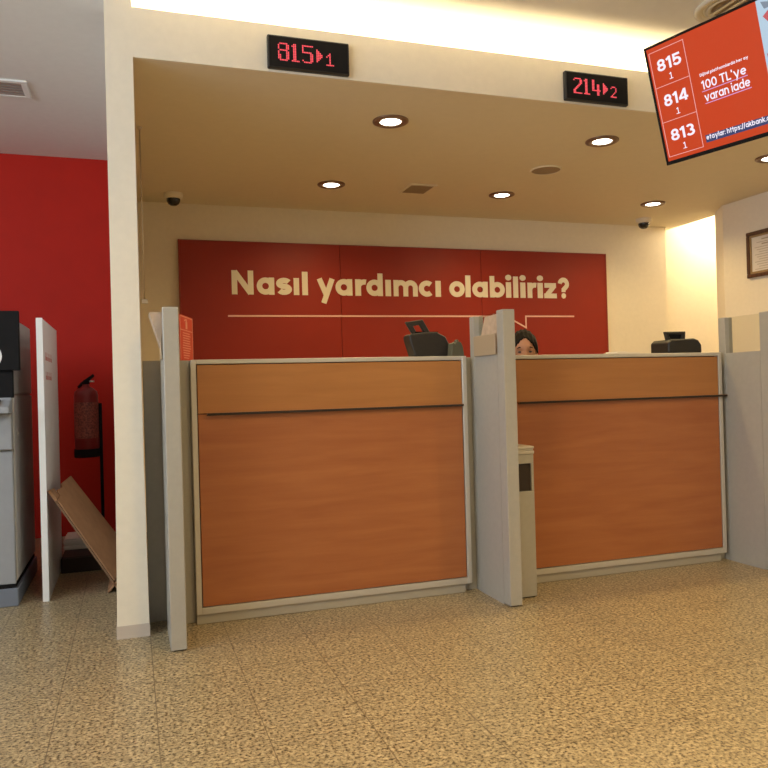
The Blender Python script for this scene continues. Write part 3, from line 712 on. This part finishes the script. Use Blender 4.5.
sp = obj('side_panel', B((X1 - .0118, X1 - .002, YF + .03, YB_ - .02, 0.12, 1.042), (X1 - .0118, X1 - .002, YF + .03, YB_ - .02, 1.050, 1.435)), 'greyside_lit', at, 0.004, 1)
bm = lathe(bmesh.new(), [(.010, 0), (.010, .004), (0, .005)], seg=14)
bmesh.ops.rotate(bm, verts=bm.verts, cent=(0, 0, 0), matrix=Matrix.Rotation(R(90), 3, 'Y')); bmesh.ops.translate(bm, verts=bm.verts, vec=(X1 - .002, .86, .845))
obj('side_lock', bm, 'steel', sp)

bd = thing('display_board', 'white upright board with faint red lettering beside the cash machine', 'board', (-0.43, 1.1, 0))
obj('panel', B((-.4445, -.4165, .722, 1.50, 0.0, 1.428)), 'white', bd, 0.002, 1)
obj('edge_strip', B((-.4455, -.4155, .7185, .7219, 0.0, 1.429)), 'whiteedge', bd)
for z, row in ((1.22, (.10, .04, .05, .03, .05)), (1.12, (.05, .06, .04, .06, .03))):   # too blurred to read in the photograph
    bm = bmesh.new(); y = .83
    for w in row:
        box(bm, -.4164, -.4158, y, y + w, z, z + .020); box(bm, -.4164, -.4158, y + w * .2, y + w * .5, z + .020, z + .042); y += w + .015
    obj('text_line', bm, 'faintred', bd)

ex = thing('fire_extinguisher', 'red fire extinguisher with black valve in front of red wall', 'fire extinguisher', (-0.287, 2.0, 0.665))
obj('cylinder', lathe(bmesh.new(), [(0, 0), (.070, 0), (.076, .012), (.076, .365), (.070, .392), (.048, .412), (.024, .424), (.022, .440), (0, .440)], -.287, 2.0, 32, 0, .667), 'extred', ex)
obj('label', lathe(bmesh.new(), [(.0766, .08), (.0766, .32)], -.287, 2.0, 32, 0, .667), 'extlabel', ex)
vv = obj('valve', B((-.302, -.262, 1.985, 2.015, 1.107, 1.135)), 'blackm', ex, 0.004, 1)
bm = tube(bmesh.new(), [(-.335, 2.0, 1.085), (-.31, 2.0, 1.11), (-.285, 2.0, 1.125), (-.262, 2.0, 1.145), (-.235, 2.0, 1.168)], [.008, .012, .015, .012, .009], 10)
obj('handle', bm, 'blackm', vv)
obj('gauge', lathe(bmesh.new(), [(0, 0), (.016, 0), (.016, .010), (0, .010)], -.248, 1.99, 16, 0, 1.120), 'steel', vv)
es = thing('extinguisher_stand', 'black floor stand with pole holding the red extinguisher', 'stand', (-0.27, 2.0, 0))
obj('pole', tube(bmesh.new(), [(-.199, 2.0, .012), (-.199, 2.0, .978)], .011, 12), 'blackm', es)
obj('support_ring', lathe(bmesh.new(), [(0, .620), (.080, .620), (.082, .628), (.082, .676), (.0785, .676), (.0785, .667), (0, .667)], -.287, 2.0, 30), 'blackm', es)
obj('base', lathe(bmesh.new(), [(0, 0), (.11, 0), (.11, .008), (.02, .014), (0, .014)], -.199, 2.0, 28), 'blackm', es)

cd = thing('cardboard_box', 'flattened brown cardboard box leaning on the white board', 'box', (-0.27, 1.0, 0))
A0 = Vector((-.409, .75, .540)); B0 = Vector((-.104, .75, .032)); A1 = Vector((-.350, 1.20, .570)); B1 = Vector((.004, 1.20, .045))
nrm = (A1 - A0).cross(B0 - A0).normalized()
if nrm.z < 0: nrm = -nrm
def slab(bm, q, th, off=0):
    lo = [bm.verts.new(p + nrm * off) for p in q]; hi = [bm.verts.new(p + nrm * (off + th)) for p in q]; n = len(q)
    fs = [bm.faces.new(lo), bm.faces.new(hi[::-1])] + [bm.faces.new((lo[i], hi[i], hi[(i + 1) % n], lo[(i + 1) % n])) for i in range(n)]
    bmesh.ops.recalc_face_normals(bm, faces=fs)
def cp(s, t): return (A0.lerp(B0, t)).lerp(A1.lerp(B1, t), s)
bm = bmesh.new()
slab(bm, [cp(0, .09), cp(.16, .075), cp(.2, .02), cp(.42, .03), cp(.46, 0), cp(1, 0), cp(1, .95), cp(0, .95)], .006, .012)
obj('front_sheet', bm, 'card', cd)
bm = bmesh.new(); slab(bm, [cp(0, .09), cp(1, .02), cp(1, .95), cp(0, .95)], .009, .0)
obj('rear_sheet', bm, 'carddark', cd)
bm = bmesh.new(); slab(bm, [cp(-.01, -.02), cp(.15, -.01), cp(.15, .07), cp(-.01, .085)], .014, .002)
obj('end_flap', bm, 'card', cd)
bm = bmesh.new()
for (xa, za, xb, zb_) in ((-.138, .003, -.088, .064), (-.082, .003, -.122, .066)):
    d = Vector((xb - xa, 0, zb_ - za)).normalized(); nx = Vector((-d.z, 0, d.x)) * .004
    prism(bm, [(xa - nx.x, za - nx.z), (xa + nx.x, za + nx.z), (xb + nx.x, zb_ + nx.z), (xb - nx.x, zb_ - nx.z)], .76, 1.10)
obj('bottom_flap', bm, 'card', cd)
tag(obj('flat_box', B((-.410, -.105, 1.33, 1.86, 0, .085), (-.405, -.11, 1.34, 1.85, .085, .090)), 'brownbox', None, 0.003, 1), 'dark flat box on the floor behind the leaning cardboard', 'box')
bm = bmesh.new()
for k in range(6):
    a_ = random.uniform(-.012, .012); box(bm, -.405 + a_, -.13 + a_, 1.58 + a_, 1.83 + a_, .0902 + k * .011, .0902 + k * .011 + .0095)
tag(obj('paper_pile', bm, 'paper'), 'pale pile of papers on the dark flat box', 'paper')

# ------------------------------------------------------------------ person seated behind the right counter
HX, HY, HZ = 2.220, 0.56, 1.226       # centre of the head (eye level)
fd = Vector((0.0, -1.0, 0)); fd = (Vector((0.55, -3.4, 0)) - Vector((HX, HY, 0))).normalized()
sd = Vector((-fd.y, fd.x, 0))         # to the person's left
pz = thing('person', 'person with dark hair in white blouse seated behind the right counter', 'person', (HX, HY + .2, 0))
yaw_p = math.atan2(fd.y, fd.x)
def pw(f, s, z): return Vector((HX, HY, 0)) + fd * f + sd * s + Vector((0, 0, z))
def skin_mesh(chain_v, chain_e, radii, root=0, sub=1):
    me = bpy.data.meshes.new('tmp'); me.from_pydata([tuple(v) for v in chain_v], chain_e, []); me.update()
    ob = bpy.data.objects.new('tmp', me); COL.objects.link(ob)
    ob.modifiers.new('skin', 'SKIN')
    if not me.skin_vertices: pass
    for i, r_ in enumerate(radii):
        me.skin_vertices[0].data[i].radius = (r_, r_) if not isinstance(r_, tuple) else r_
        me.skin_vertices[0].data[i].use_root = (i == root)
    s2 = ob.modifiers.new('sub', 'SUBSURF'); s2.levels = sub; s2.render_levels = sub
    dg = bpy.context.evaluated_depsgraph_get(); dg.update()
    ev = ob.evaluated_get(dg); m2 = bpy.data.meshes.new_from_object(ev)
    bpy.data.objects.remove(ob)
    return m2
def head_verts(bm):
    """a head: ellipsoid shaped with brow, nose, chin, ears"""
    r_ = bmesh.ops.create_icosphere(bm, subdivisions=4, radius=1.0)
    for v in r_['verts']:
        x, y, z = v.co            # x forward, y left, z up
        fx, fy, fz = x * .098, y * .074, z * .118
        if z < 0:
            k = -z; fy *= 1 - .32 * k * k; fx = fx * (1 - .10 * k) + .012 * k * (1 if x > 0 else .0)
        if x > .2:
            nose = math.exp(-(y / .17) ** 2) * math.exp(-((z + .28) / .22) ** 2) * (1 if z > -.46 else .6)
            fx += .026 * nose
            for s in (-1, 1):
                fx -= .012 * math.exp(-((y - s * .40) / .20) ** 2) * math.exp(-((z + .02) / .13) ** 2)
                fx += .005 * math.exp(-((y - s * .40) / .3) ** 2) * math.exp(-((z - .20) / .09) ** 2)
            fx += .007 * math.exp(-(y / .30) ** 2) * (math.exp(-((z + .60) / .06) ** 2) + math.exp(-((z + .72) / .06) ** 2))
            fx += .010 * math.exp(-(y / .28) ** 2) * math.exp(-((z + .93) / .10) ** 2)
        p = Vector((fx, fy, fz))
        c, s = math.cos(R(5)), math.sin(R(5))       # head bowed a little
        p = Vector((p.x * c + p.z * s, p.y, -p.x * s + p.z * c))
        v.co = pw(p.x, p.y, HZ + p.z)
    for s in (-1, 1):
        e = bmesh.ops.create_icosphere(bm, subdivisions=2, radius=1.0)
        for v in e['verts']: v.co = pw(v.co.x * .018 - .005, s * .074 + v.co.y * .010, HZ - .015 + v.co.z * .030)
body_v = [pw(-.24, 0, .56), pw(-.22, 0, .74), pw(-.16, 0, .92), pw(-.10, 0, 1.02), pw(-.045, 0, 1.085), pw(-.02, 0, 1.15),      # pelvis .. neck
          pw(-.11, .15, 1.01), pw(-.12, .21, .86), pw(-.09, .225, .745), pw(.03, .17, .67), pw(.075, .15, .655),
          pw(-.11, -.15, 1.01), pw(-.12, -.21, .86), pw(-.09, -.225, .745), pw(.03, -.17, .67), pw(.075, -.15, .655),
          pw(-.22, .09, .53), pw(.06, .11, .53), pw(.09, .11, .50), pw(.06, .11, .10), pw(.08, .11, .05), pw(.17, .12, .035),
          pw(-.22, -.09, .53), pw(.06, -.11, .53), pw(.09, -.11, .50), pw(.06, -.11, .10), pw(.08, -.11, .05), pw(.17, -.12, .035)]
body_e = [(0, 1), (1, 2), (2, 3), (3, 4), (4, 5), (3, 6), (6, 7), (7, 8), (8, 9), (9, 10), (3, 11), (11, 12), (12, 13), (13, 14), (14, 15),
          (0, 16), (16, 17), (17, 18), (18, 19), (19, 20), (20, 21), (0, 22), (22, 23), (23, 24), (24, 25), (25, 26), (26, 27)]
body_r = [.13, .11, .12, .10, .050, .048, .058, .044, .036, .027, .032, .058, .044, .036, .027, .032,
          .085, .068, .060, .042, .036, .030, .085, .068, .060, .042, .036, .030]
bmB = bmesh.new(); mB = skin_mesh(body_v, body_e, body_r); bmB.from_mesh(mB); head_verts(bmB)
# fingers
fing = bmesh.new()
for s in (-1, 1):
    for k, (off, L_) in enumerate(((-.026, .060), (-.009, .070), (.009, .066), (.026, .052))):
        tube(bmB, [pw(.07, s * .15 + off, .655), pw(.10, s * .15 + off * 1.1, .650), pw(.10 + L_ * .5, s * .15 + off * 1.15, .638), pw(.10 + L_ * .8, s * .15 + off * 1.15, .612)], [.0095, .009, .0085, .0065], 8)
    tube(bmB, [pw(.055, s * (.15 - .022), .655), pw(.085, s * (.15 - .048), .645), pw(.115, s * (.15 - .056), .632)], [.011, .010, .008], 8)
fing.free()
bmesh.ops.recalc_face_normals(bmB, faces=bmB.faces)
body = obj('body', bmB, 'skin', pz)
rm = body.modifiers.new('remesh', 'REMESH'); rm.mode = 'VOXEL'; rm.voxel_size = 0.0045; rm.use_smooth_shade = True
dg = bpy.context.evaluated_depsgraph_get(); dg.update()
me2 = bpy.data.meshes.new_from_object(body.evaluated_get(dg)); body.modifiers.clear()
bm = bmesh.new(); bm.from_mesh(me2); left = set(bm.verts); isl = []
while left:
    st_ = [left.pop()]; cur = list(st_)
    while st_:
        v_ = st_.pop()
        for e_ in v_.link_edges:
            w_ = e_.other_vert(v_)
            if w_ in left: left.discard(w_); st_.append(w_); cur.append(w_)
    isl.append(cur)
isl.sort(key=len)
print('body islands', len(isl), [len(i) for i in isl[-5:]])
bmesh.ops.delete(bm, geom=[v_ for c_ in isl[:-1] for v_ in c_], context='VERTS')
for f in bm.faces: f.smooth = True
bm.to_mesh(body.data); bm.free()
body.data.materials.clear(); body.data.materials.append(M['skin'])
def sub_skin(name, idx, edges, grow, m):
    mp = {g: i for i, g in enumerate(idx)}
    me = skin_mesh([body_v[i] for i in idx], [(mp[a], mp[b]) for a, b in edges], [body_r[i] + grow for i in idx])
    me.materials.append(M[m]); ob = bpy.data.objects.new(name, me); COL.objects.link(ob); ob.parent = pz; ob.matrix_parent_inverse = pz.matrix_basis.inverted()
    for p in me.polygons: p.use_smooth = True
sub_skin('blouse', [0, 1, 2, 3, 6, 7, 8, 11, 12, 13], [(0, 1), (1, 2), (2, 3), (3, 6), (6, 7), (7, 8), (3, 11), (11, 12), (12, 13)], .010, 'shirt')
sub_skin('trousers', [0, 16, 17, 18, 19, 22, 23, 24, 25], [(0, 16), (16, 17), (17, 18), (18, 19), (0, 22), (22, 23), (23, 24), (24, 25)], .008, 'trousers')
# hair: cap around the skull, parted, with a low bun
bm = bmesh.new(); r_ = bmesh.ops.create_icosphere(bm, subdivisions=5, radius=1.0)
kill = []
for v in r_['verts']:
    x, y, z = v.co
    line = .60 - .85 * abs(y) ** 1.5
    if x > -.10 and z < line and x > .25 - .45 * abs(y): kill.append(v)
    elif z < -.75: kill.append(v)
    wob = 1 + .02 * math.sin(y * 22 + z * 5) + .012 * math.sin(x * 17)
    p = Vector((x * .106 - .006, y * .086, z * .122 + .004)) * wob
    c, s = math.cos(R(5)), math.sin(R(5)); p = Vector((p.x * c + p.z * s, p.y, -p.x * s + p.z * c))
    v.co = pw(p.x, p.y, HZ + p.z)
bmesh.ops.delete(bm, geom=kill, context='VERTS')
e = bmesh.ops.create_icosphere(bm, subdivisions=3, radius=.045)
for v in e['verts']: v.co = pw(v.co.x - .125, v.co.y * 1.1, HZ - .01 + v.co.z)
for f in bm.faces: f.smooth = True
hr = obj('hair', bm, 'hair', pz); so = hr.modifiers.new('thickness', 'SOLIDIFY'); so.thickness = .006; so.offset = -1
for s in (-1, 1):
    c, sn = math.cos(R(5)), math.sin(R(5))
    def hp(x, y, z): return pw(x * c + z * sn, y, HZ - x * sn + z * c)
    bm = bmesh.new(); e = bmesh.ops.create_icosphere(bm, subdivisions=2, radius=1)
    for v in e['verts']: v.co = hp(.0785 + v.co.x * .010, s * .030 + v.co.y * .0135, -.004 + v.co.z * .0065)
    for f in bm.faces: f.smooth = True
    ey = obj('eye', bm, mat('eye_dark', (0.05, 0.03, 0.025), 0.3), pz)
    bm = bmesh.new(); tube(bm, [hp(.088, s * .014, .019), hp(.088, s * .030, .024), hp(.080, s * .046, .018)], [.0028, .0035, .002], 8)
    obj('eyebrow', bm, 'hair', pz)

ch = thing('office_stool', 'dark office stool under the person behind the right counter', 'stool', tuple(pw(-.20, 0, 0)))
cx, cy = pw(-.20, 0, 0).x, pw(-.20, 0, 0).y
obj('seat', lathe(bmesh.new(), [(0, .375), (.16, .375), (.19, .39), (.19, .415), (.17, .428), (0, .432)], cx, cy, 32), 'trousers', ch)
obj('column', tube(bmesh.new(), [(cx, cy, .06), (cx, cy, .375)], .028, 14), 'blackm', ch)
for k in range(5):
    a = 2 * PI * k / 5 + .3
    lg = obj('leg', tube(bmesh.new(), [(cx, cy, .075), (cx + .25 * math.cos(a), cy + .25 * math.sin(a), .06)], [.022, .016], 10), 'blackm', ch)
    obj('caster', lathe(bmesh.new(), [(0, 0), (.02, .004), (.026, .024), (.02, .046), (0, .05)], cx + .25 * math.cos(a), cy + .25 * math.sin(a), 12), 'blackm', lg)
